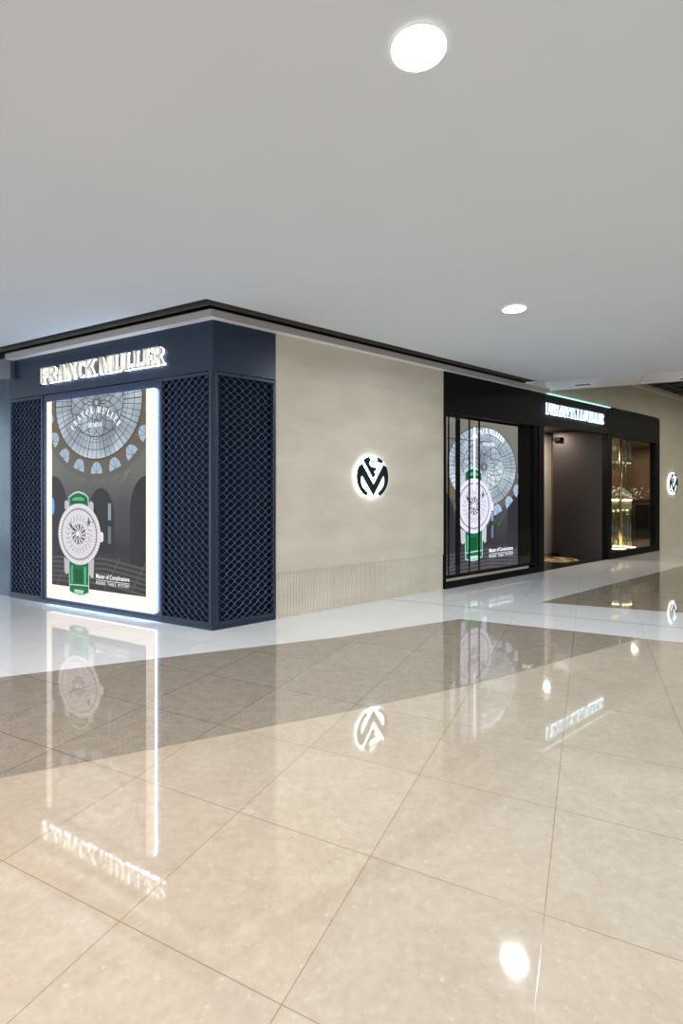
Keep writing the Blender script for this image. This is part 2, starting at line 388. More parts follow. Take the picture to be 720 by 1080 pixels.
# ------------------------------------------------------------------ lettering
def arc_poly(cx, cy, rx, ry, a0, a1, th, n=10, th2=None):
    """list of quads of an elliptical arc; thickness horizontal th, vertical th2"""
    th2 = th if th2 is None else th2; out = []
    for i in range(n):
        q = []
        for a, k in ((a0+(a1-a0)*i/n, 0), (a0+(a1-a0)*(i+1)/n, 0), (a0+(a1-a0)*(i+1)/n, 1), (a0+(a1-a0)*i/n, 1)):
            a = radians(a); q.append((cx+(rx-th*k)*cos(a), cy+(ry-th2*k)*sin(a)))
        out.append(q)
    return out
def R(x0, x1, y0, y1): return [(x0,y0),(x1,y0),(x1,y1),(x0,y1)]
def diag(x0, y0, x1, y1, w): return [(x0-w/2,y0),(x0+w/2,y0),(x1+w/2,y1),(x1-w/2,y1)]
def glyph(ch, inline=False):
    P = []
    def stem(x, w=.21, s=.05):
        if inline: P.append(R(x, x+w*.32, 0, 1)); P.append(R(x+w*.66, x+w, 0, 1))
        else: P.append(R(x, x+w, 0, 1))
        P.append(R(x-s, x+w+s, 0, .055)); P.append(R(x-s, x+w+s, .945, 1))
    def thin(x, w=.06, s=.06, top=True, bot=True):
        P.append(R(x, x+w, 0, 1))
        if bot: P.append(R(x-s, x+w+s, 0, .055))
        if top: P.append(R(x-s, x+w+s, .945, 1))
    def fat(x0, y0, x1, y1, w=.2):
        if inline:
            P.append(diag(x0-w*.32, y0, x1-w*.32, y1, w*.36)); P.append(diag(x0+w*.32, y0, x1+w*.32, y1, w*.36))
        else: P.append(diag(x0, y0, x1, y1, w))
    W = .72
    if ch in 'FE':
        stem(.06); P.append(R(.2, .66, .93, 1)); P.append(R(.6, .66, .74, 1)); P.append(R(.24, .5, .49, .55)); P.append(R(.46, .51, .4, .64))
        if ch == 'E': P.append(R(.2, .68, 0, .07)); P.append(R(.62, .68, 0, .27))
    elif ch == 'L': stem(.06); P.append(R(.2, .64, 0, .07)); P.append(R(.57, .64, 0, .3)); W = .68
    elif ch == 'R':
        stem(.06); P += arc_poly(.32, .74, .32, .26, -90, 90, .17, 8, .07); P.append(R(.24, .33, .93, 1)); P.append(R(.24, .33, .48, .55))
        fat(.36, .5, .60, 0, .17); P.append(R(.5, .74, 0, .055)); W = .76
    elif ch == 'A': P.append(diag(.1, 0, .36, 1, .06)); fat(.40, 1, .66, 0); P.append(R(.2, .56, .3, .36)); P.append(R(0, .22, 0, .055)); P.append(R(.5, .82, 0, .055)); W = .82
    elif ch == 'V': P.append(diag(.66, 1, .42, 0, .06)); fat(.14, 1, .38, 0); P.append(R(0, .28, .945, 1)); P.append(R(.56, .78, .945, 1)); W = .78
    elif ch == 'N': thin(.06, .06, .05, True, True); fat(.14, 1, .64, 0, .19); thin(.66, .06, .05, True, False); W = .82
    elif ch == 'M': thin(.05, .06, .05); fat(.15, 1, .44, 0, .18); P.append(diag(.46, 0, .74, 1, .06)); stem(.72, .2); W = 1.02
    elif ch == 'U': stem(.06, .2); P.pop(-2); P += arc_poly(.42, .26, .36, .26, 180, 360, .14, 10, .07); P.append(R(.72, .78, .26, 1)); P.append(R(.66, .84, .945, 1)); W = .88
    elif ch in 'CG':
        P += arc_poly(.42, .5, .4, .5, 50, 310, .2, 16, .06); P.append(R(.62, .69, .68, .93))
        if ch == 'G': P.append(R(.56, .74, .1, .45))
        W = .78
    elif ch == 'K': stem(.06); P.append(diag(.27, .42, .64, 1, .07)); fat(.36, .55, .66, 0, .2); P.append(R(.5, .84, 0, .055)); P.append(R(.52, .78, .945, 1)); W = .84
    return W, P
def layout(text, gap=.06, space=.3, inline=False):
    x = 0; out = []
    for ch in text:
        if ch == ' ': x += space; continue
        W, P = glyph(ch, inline); out.append((ch, x, W, P)); x += W+gap
    return out, x-gap
def grow(poly, d):
    cx = sum(p[0] for p in poly)/len(poly); cy = sum(p[1] for p in poly)/len(poly)
    return [(x + (d if x > cx else -d), y + (d if y > cy else -d)) for x, y in poly]

def shop_sign(frame, u0, u1, z0, z1, label, facem, halom, gl=.011, v=0):
    root = empty('shop_sign', frame, u0, v, z0); tag(root, label, 'sign', 'halo-lit shop signs')
    L, tot = layout('FRANCK MULLER', .05, .28, True); sx = (u1-u0)/tot; sz = z1-z0
    for ch, x, W, P in L:
        mb = MB()
        for p in P: mb.prism([((x+a)*sx, c*sz) for a, c in p], -.052, -.030)
        lt = mb.build('letter', facem, root)
        hb = MB()
        for p in P: hb.prism(grow([((x+a)*sx, c*sz) for a, c in p], gl), -.028, -.008)
        h = hb.build('backlight', halom, lt)
    return root
shop_sign(FA, -2.665, -.611, 2.638, 2.822, 'halo-lit cream metal lettering on the navy fascia above the glowing poster', M_champ, M_halo_w, .003)

# ------------------------------------------------------------------ emblem
def circ(a0, a1, r=1, n=14): return [(r*cos(radians(a0+(a1-a0)*i/n)), r*sin(radians(a0+(a1-a0)*i/n))) for i in range(n+1)]
EMB_M = [[(-.84,.54), (-.72,.02), (-.60,.20)],            # assembled from convex-ish slices below
         ]
def emblem_polys():
    out = []
    V = .04
    out.append([(-.86,.50), (-.68,.62), (V,-.38), (V,-.90), (-.70,.08)])                        # left diagonal
    out.append([(.86,.50), (V,-.90), (V,-.38), (.70,.62)][::-1] if False else [(V,-.38), (V,-.90), (.70,.08), (.86,.50), (.70,.62)])
    for s in (-1, 1):                                                                              # curved legs
        for i in range(12):
            a = radians(30 - i*8); b = radians(30 - (i+1)*8)
            ro = 1.0; 
            ta = .19+.12*max(0, 1-abs(i-2)/5); tb = .19+.12*max(0, 1-abs(i+1-2)/5)
            out.append([(s*ro*cos(a), ro*sin(a)), (s*ro*cos(b), ro*sin(b)), (s*(ro-tb)*cos(b), (ro-tb)*sin(b)), (s*(ro-ta)*cos(a), (ro-ta)*sin(a))])
    c = circ(128, 104, 1, 4)
    out.append([(-.60,.80)] + c[1:] + [(-.16,.78), (-.26,.66), (-.44,.56)])                      # upper left piece
    out.append([(-.60,.80), (-.26,.66), (-.14,.50), (V,.02), (-.02,-.02)])
    out.append([(-.14,.50), (.14,.45), (.22,.50), (.18,.34), (.06,.24), (V,.02)])
    out.append([(.30,.72)] + circ(72, 50, 1, 3) + [(.58,.66)])                                     # upper right piece
    out.append([(.06,.24), (.18,.16), (V+.02,-.02)])
    return out
def wall_emblem(frame, u, z, r, label):
    root = empty('wall_emblem', frame, u, 0, z); tag(root, label, 'sign', 'round halo-lit emblems on the beige walls')
    mb = MB()
    for p in emblem_polys(): mb.prism([(a*r, c*r) for a, c in p], -.045, -.030)
    mb.build('monogram', M_emb, root)
    cr = MB()
    for x in (-.10, .06, .20): cr.prism([((x-.035)*r, .80*r), ((x+.035)*r, .80*r), ((x+.06)*r, .96*r), ((x-.06)*r, .96*r)], -.045, -.030)
    cr.prism([(-.14*r, .70*r), (.25*r, .70*r), (.25*r, .79*r), (-.14*r, .79*r)], -.045, -.030)
    tag(cr.build('crown', M_champ, root), 'small pale crown')
    hb = MB(); hb.prism([(a*r*1.02, c*r*1.02) for a, c in circ(-60, 240, 1, 44) + [(-.12, -.93), (0, -1.0), (.12, -.93)]], -.028, -.012)
    hb.build('backlight', M_halo, root)
    for a, c in ((-.5,-.1), (.5,-.1), (0,.4)): MB().box(a*r-.01, a*r+.01, -.012, 0, c*r-.01, c*r+.01).build('standoff', M_blk, root)
    return root
wall_emblem(FB, 2.037, 1.520, .252, 'round dark emblem with white halo in the middle of the long beige wall')
wall_emblem(FB, 11.68, 1.53, .252, 'halo-lit round emblem on the beige wall beyond the farther shop window')

# ------------------------------------------------------------------ backlit artwork
def clip(poly, x0, x1, y0, y1):
    for ax, lim, sg in ((0, x0, 1), (0, x1, -1), (1, y0, 1), (1, y1, -1)):
        out = []
        for i in range(len(poly)):
            p, q = poly[i], poly[(i+1) % len(poly)]
            dp, dq = sg*(p[ax]-lim), sg*(q[ax]-lim)
            if dp >= 0: out.append(p)
            if (dp >= 0) != (dq >= 0):
                t = dp/(dp-dq); out.append((p[0]+(q[0]-p[0])*t, p[1]+(q[1]-p[1])*t))
        poly = out
        if len(poly) < 3: return []
    return poly
def bgmat(H):
    m = ink('hall', (.1,.1,.1), 1); b = m.node_tree.nodes['Principled BSDF']
    co = objco(m); sp = nd(m, 'ShaderNodeSeparateXYZ'); lk(m, co, sp.inputs[0])
    f = noise(m, co, 2.5, 4)
    g = mth(m, 'ADD', mth(m, 'DIVIDE', sp.outputs[2], H), mth(m, 'MULTIPLY', mth(m, 'SUBTRACT', f, .5), .12))
    c = ramp(m, g, [(0, (.04,.04,.044)), (.12, (.045,.045,.048)), (.2, (.022,.022,.025)), (.45, (.060,.060,.063)), (.62, (.13,.128,.12)), (1, (.16,.15,.125))])
    lk(m, c, b.inputs['Emission Color']); return m
def shaftink(H):
    m = ink('shaft', (.1,.1,.1), 1); b = m.node_tree.nodes['Principled BSDF']
    sp = nd(m, 'ShaderNodeSeparateXYZ'); lk(m, objco(m), sp.inputs[0])
    lk(m, ramp(m, mth(m, 'DIVIDE', sp.outputs[2], H), [(.48, (.072,.071,.071)), (.54, (.105,.10,.09)), (.63, (.21,.19,.145))]), b.inputs['Emission Color']); return m
def glassink():
    m = ink('skylight', (.3,.36,.42), 1); b = m.node_tree.nodes['Principled BSDF']
    co = objco(m); f = noise(m, co, 1.8, 3)
    lk(m, ramp(m, f, [(.35, (.20,.22,.26)), (.5, (.30,.36,.42)), (.68, (.55,.60,.64))]), b.inputs['Emission Color']); return m
def artwork(W, H, dome, watch, arc, texts, lay=.0007, full=True):
    """returns (art, lettering) builders, x right, z up, facing -y"""
    A = MB(); TT = [MB() for _ in range(8)]; T = TT[0]
    Lc = [0]
    def P(poly, m, mb=A, free=False):
        if not free: poly = clip(poly, 0, W, 0, H)
        if len(poly) < 3: return
        mb.use(m); mb.face([(x, -Lc[0]*lay, z) for x, z in poly])
    def line(p, q, w, m, free=False):
        P(strip_poly(p, q, w), m, A, free)
    def curve(pts, w, m, free=False):
        for i in range(len(pts)-1): line(pts[i], pts[i+1], w, m, free)
    def ell(cx, cy, rx, ry, a0=0, a1=360, n=48):
        return [(cx+rx*cos(radians(a0+(a1-a0)*i/n)), cy+ry*sin(radians(a0+(a1-a0)*i/n))) for i in range(n+(a1-a0 < 360))]
    dk = ink('arch_shadow', (.024,.024,.027)); st = ink('stone', (.12,.095,.065)); rib = ink('rib', (.05,.045,.045))
    sky = glassink(); bl = ink('window_blue', (.32,.42,.52)); lt = ink('pale_light', (.75,.78,.8))
    A.use(bgmat(H)); A.face([(0,0,0), (W,0,0), (W,0,H), (0,0,H)])
    kx = W/1.594; ky = H/2.18
    if H < 0: pass
    Lc[0] = 1
    def arch(cx, hw, top, bot):
        P([(cx-hw, bot)] + ell(cx, top-hw*1.5, hw, hw*1.5, 180, 0, 16) + [(cx+hw, bot)], dk)
    arch(.88*kx, .22*kx, 1.146, .42); arch(1.60*kx, .25*kx, 1.27, .3); arch(.02*kx, .27*kx, 1.29, .36)
    fm = ink('sunlit_floor', (.085,.08,.078))
    P([(0,.36), (.7*kx,.42), (1.12*kx,.42), (W,.30), (W,.0), (0,.0)], ink('floor', (.033,.032,.035)))
    for i in range(6):
        Lc[0] = 2
        y = .34 - i*.055
        P([(0,y), (W*.6,y+.03), (W,y-.04), (W,y-.062), (W*.6,y+.008), (0,y-.018)], fm)
    for i in range(4):
        x = (.1+.42*i)*kx; line((x, .02), (x+.25*kx, .38), .02, fm)
    P(R(1.0*kx, 1.05*kx, .79, .975), ink('slit', (.22,.27,.33))); P(R(1.0*kx, 1.05*kx, .53, .72), ink('slit2', (.13,.15,.18)))
    P(ell(.015, .93, .035, .1), ink('lampblue', (.1,.35,.7)))
    # sun shafts
    sm = shaftink(H); dcx, dcy, rx, ry = dome
    Lc[0] = 2
    for x, w in ((-.18, .05), (.02, .035), (.18, .07), (.36, .03), (.5, .045)):
        P([(dcx+x, dcy-ry*1.2), (dcx+x+w, dcy-ry*1.2), (dcx+x-.14+w, dcy-ry*1.2-.18), (dcx+x-.16, dcy-ry*1.2-.18)], sm)
    # dome
    Lc[0] = 3
    if full: P(ell(dcx, dcy, rx*1.34, ry*1.36), ink('outer_vault', (.105,.10,.09)))
    Lc[0] = 4
    P(ell(dcx, dcy, rx*1.17, ry*1.17, 180, 360) if not full else ell(dcx, dcy, rx*1.17, ry*1.17), st)
    Lc[0] = 5; P(ell(dcx, dcy, rx, ry, n=64), sky)
    for k in range(18):                                   # lunettes around the drum
        a = radians(-90 + k*20); ca, sa = cos(a), sin(a)
        if not full and not (ca > .1 and sa < -.1): continue
        bx, by = dcx+rx*1.25*ca, dcy+ry*1.25*sa
        L = hypot(ca, sa); ex, ey = -sa, ca
        sc = .098*rx/.74
        pts = [(bx + ex*sc*t, by + ey*sc*t*.95) for t in (-1, 1)]
        top = [(bx + ex*sc*cos(th) - ca*sc*1.35*sin(th), by + ey*sc*cos(th)*.95 - sa*sc*1.35*sin(th)) for th in [pi*i/8 for i in range(9)]]
        Lc[0] = 6; P(top, bl)
        Lc[0] = 7
        for th in (.25, .5, .75):
            t = pi*th; line((bx, by), (bx + ex*sc*cos(t) - ca*sc*1.35*sin(t), by + ey*sc*cos(t)*.95 - sa*sc*1.35*sin(t)), .006, st)
    Lc[0] = 7
    E = lambda f, a: (dcx+rx*f*cos(a), dcy+ry*f*sin(a))
    for k in range(56):
        a = 2*pi*k/56; line(E(.60, a), E(1, a), .011 if k % 4 == 0 else .006, rib)
    for f, w in ((1, .016), (.83, .008), (.60, .012), (.70, .005)):
        curve([E(f, 2*pi*i/64) for i in range(65)], w, rib)
    for k in range(16):                                   # rosette of crossing arcs
        a = 2*pi*k/16
        for sg in (1, -1): curve([E(.04+.56*t, a+sg*.95*t) for t in [i/8 for i in range(9)]], .008, rib)
    for k in range(8):
        a = 2*pi*k/8; c = E(.48, a); curve([(c[0]+rx*.17*cos(t), c[1]+ry*.17*sin(t)) for t in [2*pi*i/18 for i in range(19)]], .006, rib)
    curve([E(.3, 2*pi*i/40) for i in range(41)], .007, rib)
    Lc[0] = 8
    # watch
    wx, wy, s = watch
    w = lambda x, y: (wx+(x-.521)*s, wy+(y-.617)*s)
    gn = ink('strap_green', (.006,.125,.042)); gd = ink('strap_dark', (.003,.075,.022)); gl = ink('strap_light', (.06,.38,.17)); ge = ink('strap_edge', (.42,.62,.5))
    sv = ink('silver', (.46,.44,.47)); sv2 = ink('silver_light', (.72,.69,.72)); sv3 = ink('silver_dark', (.16,.15,.17)); dkk = ink('dark_line', (.04,.04,.05))
    for pts, off, mm in (([(.322,.9), (.322,1.045), (.40,1.09), (.497,1.112), (.60,1.09), (.675,1.045), (.69,.9)], 8, ge),
                         ([(.335,.9), (.335,1.035), (.40,1.07), (.497,1.092), (.60,1.07), (.662,1.035), (.677,.9)], 9, gn),
                         ([(.36,.97), (.37,1.03), (.45,1.06), (.56,1.06), (.63,1.03), (.65,.97)], 10, gd),
                         ([(.39,1.0), (.40,1.03), (.47,1.045), (.54,1.045), (.60,1.03), (.61,1.0)], 11, gl),
                         ([(.322,.30), (.69,.30), (.688,-.045), (.60,-.078), (.512,-.086), (.42,-.078), (.335,-.056)], 8, ge),
                         ([(.335,.30), (.677,.30), (.675,-.035), (.60,-.062), (.512,-.07), (.42,-.062), (.347,-.046)], 9, gn),
                         ([(.37,.25), (.40,.25), (.40,.05), (.37,.05)], 10, gl), ([(.60,.25), (.64,.25), (.64,.05), (.60,.05)], 10, gl),
                         ([(.43,.22), (.57,.22), (.57,.06), (.43,.06)], 10, gd),
                         ([(.335,.035), (.675,.045), (.675,.032), (.335,.022)], 10, ge), ([(.42,-.02), (.60,-.02), (.58,-.06), (.44,-.06)], 10, ge),
                         ([(.25,.90), (.25,.99), (.29,1.01), (.325,.98), (.325,.90)], 10, sv), ([(.69,.90), (.69,.98), (.73,1.0), (.765,.97), (.765,.88)], 10, sv),
                         ([(.24,.34), (.335,.30), (.325,.16), (.275,.14), (.25,.17)], 10, sv), ([(.68,.30), (.775,.35), (.765,.14), (.73,.13), (.69,.17)], 10, sv),
                         ([(.86,.55), (.90,.54), (.93,.56), (.93,.64), (.90,.66), (.86,.65)], 9, sv2)):
        Lc[0] = off; P([w(*p) for p in pts], mm, A, True)
    def wring(r0, r1, n, mA, mB, lay_, tw=0., fillr=.45):
        Lc[0] = lay_
        for k in range(n):
            a = 2*pi*k/n; b = a+2*pi/n*fillr
            f = lambda r, t: w(.512+.378*r*cos(t), .617+.352*r*sin(t))
            P([f(r0, a), f(r1, a+tw), f(r1, b+tw), f(r0, b)], mA if k % 2 else mB, A, True)
    we = lambda r: [w(.512+.378*r*cos(t), .617+.352*r*sin(t)) for t in [2*pi*i/60 for i in range(60)]]
    Lc[0] = 12; P(we(1), sv, A, True)
    wring(.87, .985, 56, sv2, sv2, 13, .0, .72)
    Lc[0] = 14; P(we(.83), sv3, A, True); Lc[0] = 15; P(we(.80), sv, A, True)
    wring(.62, .79, 50, sv2, sv2, 16, .12, .6); wring(.50, .61, 44, sv2, sv, 16, -.12, .7)
    Lc[0] = 16; P(we(.47), ink('dial_centre', (.58,.56,.58)), A, True); wring(.36, .46, 38, sv2, sv, 17, .1, .6)
    wring(.12, .31, 12, sv3, dkk, 17, .35, .5); wring(.30, .33, 20, sv3, dkk, 17, .1, .5)
    Lc[0] = 18; P([w(.49+.03*cos(t), .617+.03*sin(t)) for t in [2*pi*i/10 for i in range(10)]], sv2, A, True)
    P([w(.47,.60), w(.50,.55), w(.52,.60)], gn, A, True); P([w(.47,.63), w(.35,.76), w(.36,.70)], dkk, A, True)
    P([w(.66,.72), w(.69,.82), w(.72,.745)], gn, A, True); P([w(.70,.755), w(.77,.775), w(.77,.765)], gd, A, True)
    # lettering
    Lc[0] = 20
    wt = ink('white_letters', (.95,.95,.95), 1.2)
    for t_ in TT: t_.use(wt)
    Lr, tot = layout('FRANCK MULLER', .06, .3, False)
    cx, cy, ra, rb, span, hh = arc
    for li, (ch, x, Wd, Ps) in enumerate(Lr):
        T = TT[0] if li < 6 else TT[7]
        t = (x+Wd/2)/tot; a = radians(90+span/2-span*t); px, pz = cx+ra*cos(a), cy+rb*sin(a)
        rot = math.atan2(-ra*cos(a)*0 + (rb*cos(a)), -(-ra*sin(a))) ; ang = math.atan2(-rb*cos(a), ra*sin(a)); sc = hh
        for p in Ps:
            q = []
            for gx, gy in p:
                lx = (gx-Wd/2)*sc*.78; ly = gy*sc
                q.append((px+lx*cos(ang)-ly*sin(ang), pz+lx*sin(ang)+ly*cos(ang)))
            T.face([(X, -20*lay, Z) for X, Z in q])
    Lr, tot = layout('GENEVE', .1, .3, False); gw = hh*3.4
    for ch, x, Wd, Ps in Lr:
        for p in Ps: TT[1].face([(cx-gw/2+(x+gx)/tot*gw, -20*lay, cy+rb-hh*2.15+gy*hh*.62) for gx, gy in p])
    for bi, (body, x0, x1, z0, bold) in enumerate(texts):
        T = TT[2+bi]
        if body == '-': T.face([(X, -20*lay, Z) for X, Z in R(x0, x1, z0, z0+.004)]); continue
        cu = bpy.data.curves.new('t', 'FONT'); cu.body = body; cu.size = 1; cu.offset = bold; up = body.isupper(); cu.space_character = 1.35 if up else 1
        ob = bpy.data.objects.new('t', cu); dg = bpy.context.evaluated_depsgraph_get()
        me = bpy.data.meshes.new_from_object(ob)
        xs = [v.co.x for v in me.vertices]; k = (x1-x0)/(max(xs)-min(xs)); mn = min(xs)
        kz = W*.032 if up else k*1.25
        n0 = len(T.v); T.v += [((v.co.x-mn)*k+x0, -20*lay, v.co.y*kz+z0) for v in me.vertices]
        for pl in me.polygons: T.f.append([i+n0 for i in pl.vertices]); T.mi.append(0); T.sm.append(False)
        bpy.data.objects.remove(ob); bpy.data.curves.remove(cu); bpy.data.meshes.remove(me)
    return A, TT

def add_lettering(TT, root, loc, k=1):
    for t, nm, lab in zip(TT, ('arched_word', 'city_name', 'slogan', 'rule_line', 'subtitle_word', 'subtitle_word', 'subtitle_word', 'arched_word'), ('first white word of the arched name', 'white city name', 'white slogan', 'thin white rule', 'first small white word', 'second small white word', 'third small white word', 'second white word of the arched name')):
        o = t.build(nm, None, root, recalc=False); o.location = loc; o.scale = (k, 1, k); tag(o, lab)
# the big light box on the left facade
root = empty('illuminated_poster', FA, -2.537, -.045, .087)
tag(root, 'large glowing cream-bordered watch poster on the navy corner facade', 'poster')
m = MB().box(0, 1.788, .0, .018, 0, 2.32); m.build('border_panel', M_border, root)
m = MB().box(.006, 1.782, .018, .043, .006, 2.314); m.build('edge_light', M_boxedge, root)
A, T = artwork(1.594, 2.18, (.812, 2.10, .735, .635), (.521, .617, 1.0), (.80, 1.60, .44, .385, 118, .072),
               [('Master of Complications', .818, 1.359, .142, .004), ('-', .818, 1.359, .117, 0), ('ROUND', .818, .972, .072, .0), ('TABLE', 1.01, 1.145, .072, .0), ('MYSTERY', 1.18, 1.359, .072, .0)])
o = A.build('printed_artwork', None, root, recalc=False); o.location = (.105, -.003, .166); o.scale = (.987, 1, .987)
add_lettering(T, root, (.105, -.003, .166), .987)

# ------------------------------------------------------------------ shop window 1
w1 = empty('window_1', FB, 3.379, 0, 0); tag(w1, kind='structure')
W1 = 2.621
m = MB(); m.box(0, W1, -.02, .08, 2.435, 3.0); bevel(m.build('fascia', M_blk, w1))
m = MB(); m.box(0, .035, -.02, .08, .03, 2.435); m.build('window_frame', M_blk, w1)
m = MB(); m.box(2.40, W1-.06, -.02, .10, 0.0, 2.435).box(2.31, 2.40, .0, .10, .0, 2.435); bevel(m.build('pillar', M_blk, w1))
m = MB(); m.box(0, 2.40, -.02, .08, 0, .10).box(.035, 2.31, .0, .08, .135, .165); m.build('window_sill', M_blk, w1)
m = MB(); m.box(.035, 2.1, -.012, .06, .10, .135); m.build('sill_strip', mat('champagne_strip', (.55,.49,.40), .35, .5), w1)
m = MB(); m.box(.035, 2.31, .03, .042, .165, 2.435); m.build('glass_pane', M_glass, w1)
m = MB(); m.box(.0, W1, 1.0, 1.05, 0, 3).box(-.05, 0, .08, 1.05, 0, 3).box(W1-.05, W1, .10, 1.05, 0, 3).box(0, W1-.05, .08, 1.0, 2.6, 2.7).box(0, W1-.05, .08, 1.0, 0, .03)
m.build('window_box_lining', M_blk2, w1)

root = empty('window_poster_screen', FB, 3.45, .15, .095)
tag(root, 'tall luminous watch poster standing behind the glass of the left shop window', 'poster')
W2, H2 = 1.97, 2.32
m = MB().box(0, W2, .004, .05, 0, H2); m.build('casing', M_blk, root)
INK = (1.25, (.98,.96,1.1), '_screen')
A, T = artwork(W2, H2, (1.05, 1.63, .86, .615), (.81, 1.035, 1.18), (1.16, 1.78, .48, .36, 100, .085),
               [('Master of Complications', 1.17, 1.81, .31, .004), ('-', 1.17, 1.81, .28, 0), ('ROUND', 1.17, 1.35, .225, .0), ('TABLE', 1.395, 1.555, .225, .0), ('MYSTERY', 1.60, 1.81, .225, .0)], full=False)
o = A.build('printed_artwork', None, root, recalc=False); add_lettering(T, root, (0, 0, 0))
# dark bars put in for the opposite shopfront's reflection in the glass
def rod(u, r, label, v=.09):
    mb = MB().box(-r, r, -.008, .008, 0, 2.26)
    o = mb.build('reflection_rod', M_blk); FB.put(o, u, v, .166); tag(o, label, 'rod', 'black bars standing in for reflections in the left shop window'); return o
reflection_rods = [(3.595, .010, 'leftmost thin dark reflection built as a rod behind the left shop window glass'), (3.80, .045, 'broad dark reflection built as an upright bar behind the left shop window glass'),
               (4.065, .010, 'thin reflection built as a rod left of the bright streak in the left shop window'), (4.30, .013, 'thin reflection built as a rod right of the bright streak in the left shop window')]
for a in reflection_rods: rod(*a)
mb = MB().box(3.43, 4.62, .10, .112, 2.10, 2.108); o = mb.build('reflection_cross_rod', M_blk); FB.put(o); tag(o, 'thin horizontal reflection built as a rod near the top of the left shop window', 'rod')
tb = MB().tube([(0,0,0), (0,0,.95)], .010, 8); o = tb.build('reflection_streak', mat('reflected_streak_glow', (1,1,1), .5, emit=(1,.95,.9), es=1.3)); FB.put(o, 4.17, .075, 1.35)  # glowing tube put in for a bright streak reflected in the glass
tag(o, 'bright reflection built as glowing tube in the left shop window in front of the poster', 'lamp')

# ------------------------------------------------------------------ entrance portal
d1 = empty('door_1', FB, 5.94, 0, 0); tag(d1, kind='structure')
m = MB(); m.box(.02, 2.44, -.014, .08, 2.475, 3.0); bevel(m.build('fascia', mat('green_black_metal', (.004,.0065,.0065), .5, 0, .14), d1))
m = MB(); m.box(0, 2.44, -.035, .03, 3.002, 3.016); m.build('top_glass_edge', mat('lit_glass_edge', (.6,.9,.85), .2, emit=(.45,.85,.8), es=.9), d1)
m = MB(); m.box(2.36, 2.52, -.02, .10, 0, 3.0); bevel(m.build('pillar', M_blk, d1))
m = MB(); m.prism([(2.36, .10), (2.44, .10), (2.44, 1.0), (2.13, 1.0)], .006, 2.6, 'z'); m.build('jamb_panel', M_bronze, d1)
m = MB(); m.box(2.06, 2.16, .88, 1.0, .006, .07); m.build('floor_pivot', M_blk, d1)
m = MB(); m.box(2.03, 2.20, .80, .95, 2.40, 2.47); m.build('door_closer', M_blk, d1)
m = MB(); m.box(0.0, .06, .1, 1.4, 0, 2.7); m.box(.0, 2.5, .08, 1.4, 2.6, 2.7); m.build('recess_lining', M_blk2, d1)
m = MB(); m.box(.06, 2.51, 1.25, 1.35, 0.006, 2.6); m.build('interior_wall', mottled('mosaic_stone', (.50,.44,.38), (.66,.60,.54), 40, .5, .5), d1)
m = MB(); m.box(.0, 2.5, .0, 1.4, .002, .006); m.build('threshold_floor', M_granite, d1)
em = MB()
for p in emblem_polys(): em.prism([(1.55+a*.42, .63+c*.42) for a, c in p], .0065, .009, 'z')
em.build('floor_inlay', M_gold, d1)
shop_sign(FB, 5.985, 8.06, 2.66, 2.845, 'halo-lit white lettering on the black fascia above the shop entrance', M_silver, M_halo_b, .002, -.014)

# ------------------------------------------------------------------ shop window 2
w2 = empty('window_2', FB, 8.46, 0, 0); tag(w2, kind='structure')
m = MB(); m.box(0, 2.43, -.02, .08, 2.435, 3.0); bevel(m.build('fascia', M_blk, w2))
m = MB(); m.box(2.18, 2.43, -.02, .10, 0, 2.435); bevel(m.build('window_frame', M_blk, w2))
m = MB(); m.box(0, 2.18, -.02, .08, 0, .13); m.build('window_sill', M_blk, w2)
m = MB(); m.box(0.0, 2.18, .03, .042, .13, 2.435); m.build('glass_pane', M_glass, w2)
m = MB(); m.box(0, 5.5, 1.9, 1.95, 0, 2.9).box(0.0, .03, .1, 1.9, 0, 2.9).box(5.4, 5.5, .13, 1.9, 0, 2.9).box(0, 5.5, .13, 1.9, 2.6, 2.7).box(0, 5.5, .13, 1.9, .0, .03)
m.build('window_box_lining', mottled('brown_interior', (.07,.045,.028), (.11,.08,.05), 1.5, .35), w2)
# back-wall bands modelled in place of the mall's reflection in the glass
m = MB(); m.box(0.1, 5.3, 1.80, 1.88, .04, .75); m.build('reflection_band_low', mottled('olive_reflection', (.26,.22,.14), (.38,.33,.22), 2, .4), w2)
m = MB(); m.box(0.1, 5.3, 1.76, 1.88, .78, 1.05); m.build('reflection_band', mat('walnut_reflection', (.16,.12,.07), .3), w2)
m = MB(); m.box(0.1, 5.3, 1.78, 1.88, 2.15, 2.2); m.build('reflection_band_high', mat('pale_reflection_glow', (.4,.37,.3), .4, emit=(1,.8,.5), es=.35), w2)  # glow put in for a pale reflected line

# display inside window 2
def gl_tube(root, x, y, z0, z1, r):
    prof = [(r*.2, z0), (r, z0+.01), (r, z1-.01), (r*.2, z1)]
    MB().lathe(prof, (x, y), 10).build('glass_tube', M_rodglass, root)
cx, cy = 1.52, .50
ch = empty('glass_chandelier', FB, 8.46+cx, cy, 2.60); tag(ch, 'hanging cluster of clear glass tubes in the right shop window', 'chandelier')
MB().lathe([(0,-.01), (.29,-.01), (.29,-.06), (0,-.06)], (0,0), 28).build('canopy_plate', M_brass, ch)
k = 0
for rr, nn in ((.25, 13), (.15, 8), (.06, 3)):
    for i in range(nn):
        a = 2*pi*i/nn + rr; gl_tube(ch, rr*cos(a), rr*sin(a), -.80 - .05*((i*7) % 3) + (.25-rr)*.3, -.06, .024); k += 1
lamps = [(cx-.25, cy-.3), (cx+.3, cy-.2), (cx, cy+.3)]
ds = empty('display_stand', FB, 8.46+cx, cy, .03); tag(ds, 'tall round display stand with brass pole in the farther shop window', 'display stand')
MB().lathe([(0,0), (.40,0), (.40,.05), (0,.05)], (0,0), 36).build('base', M_brass, ds)
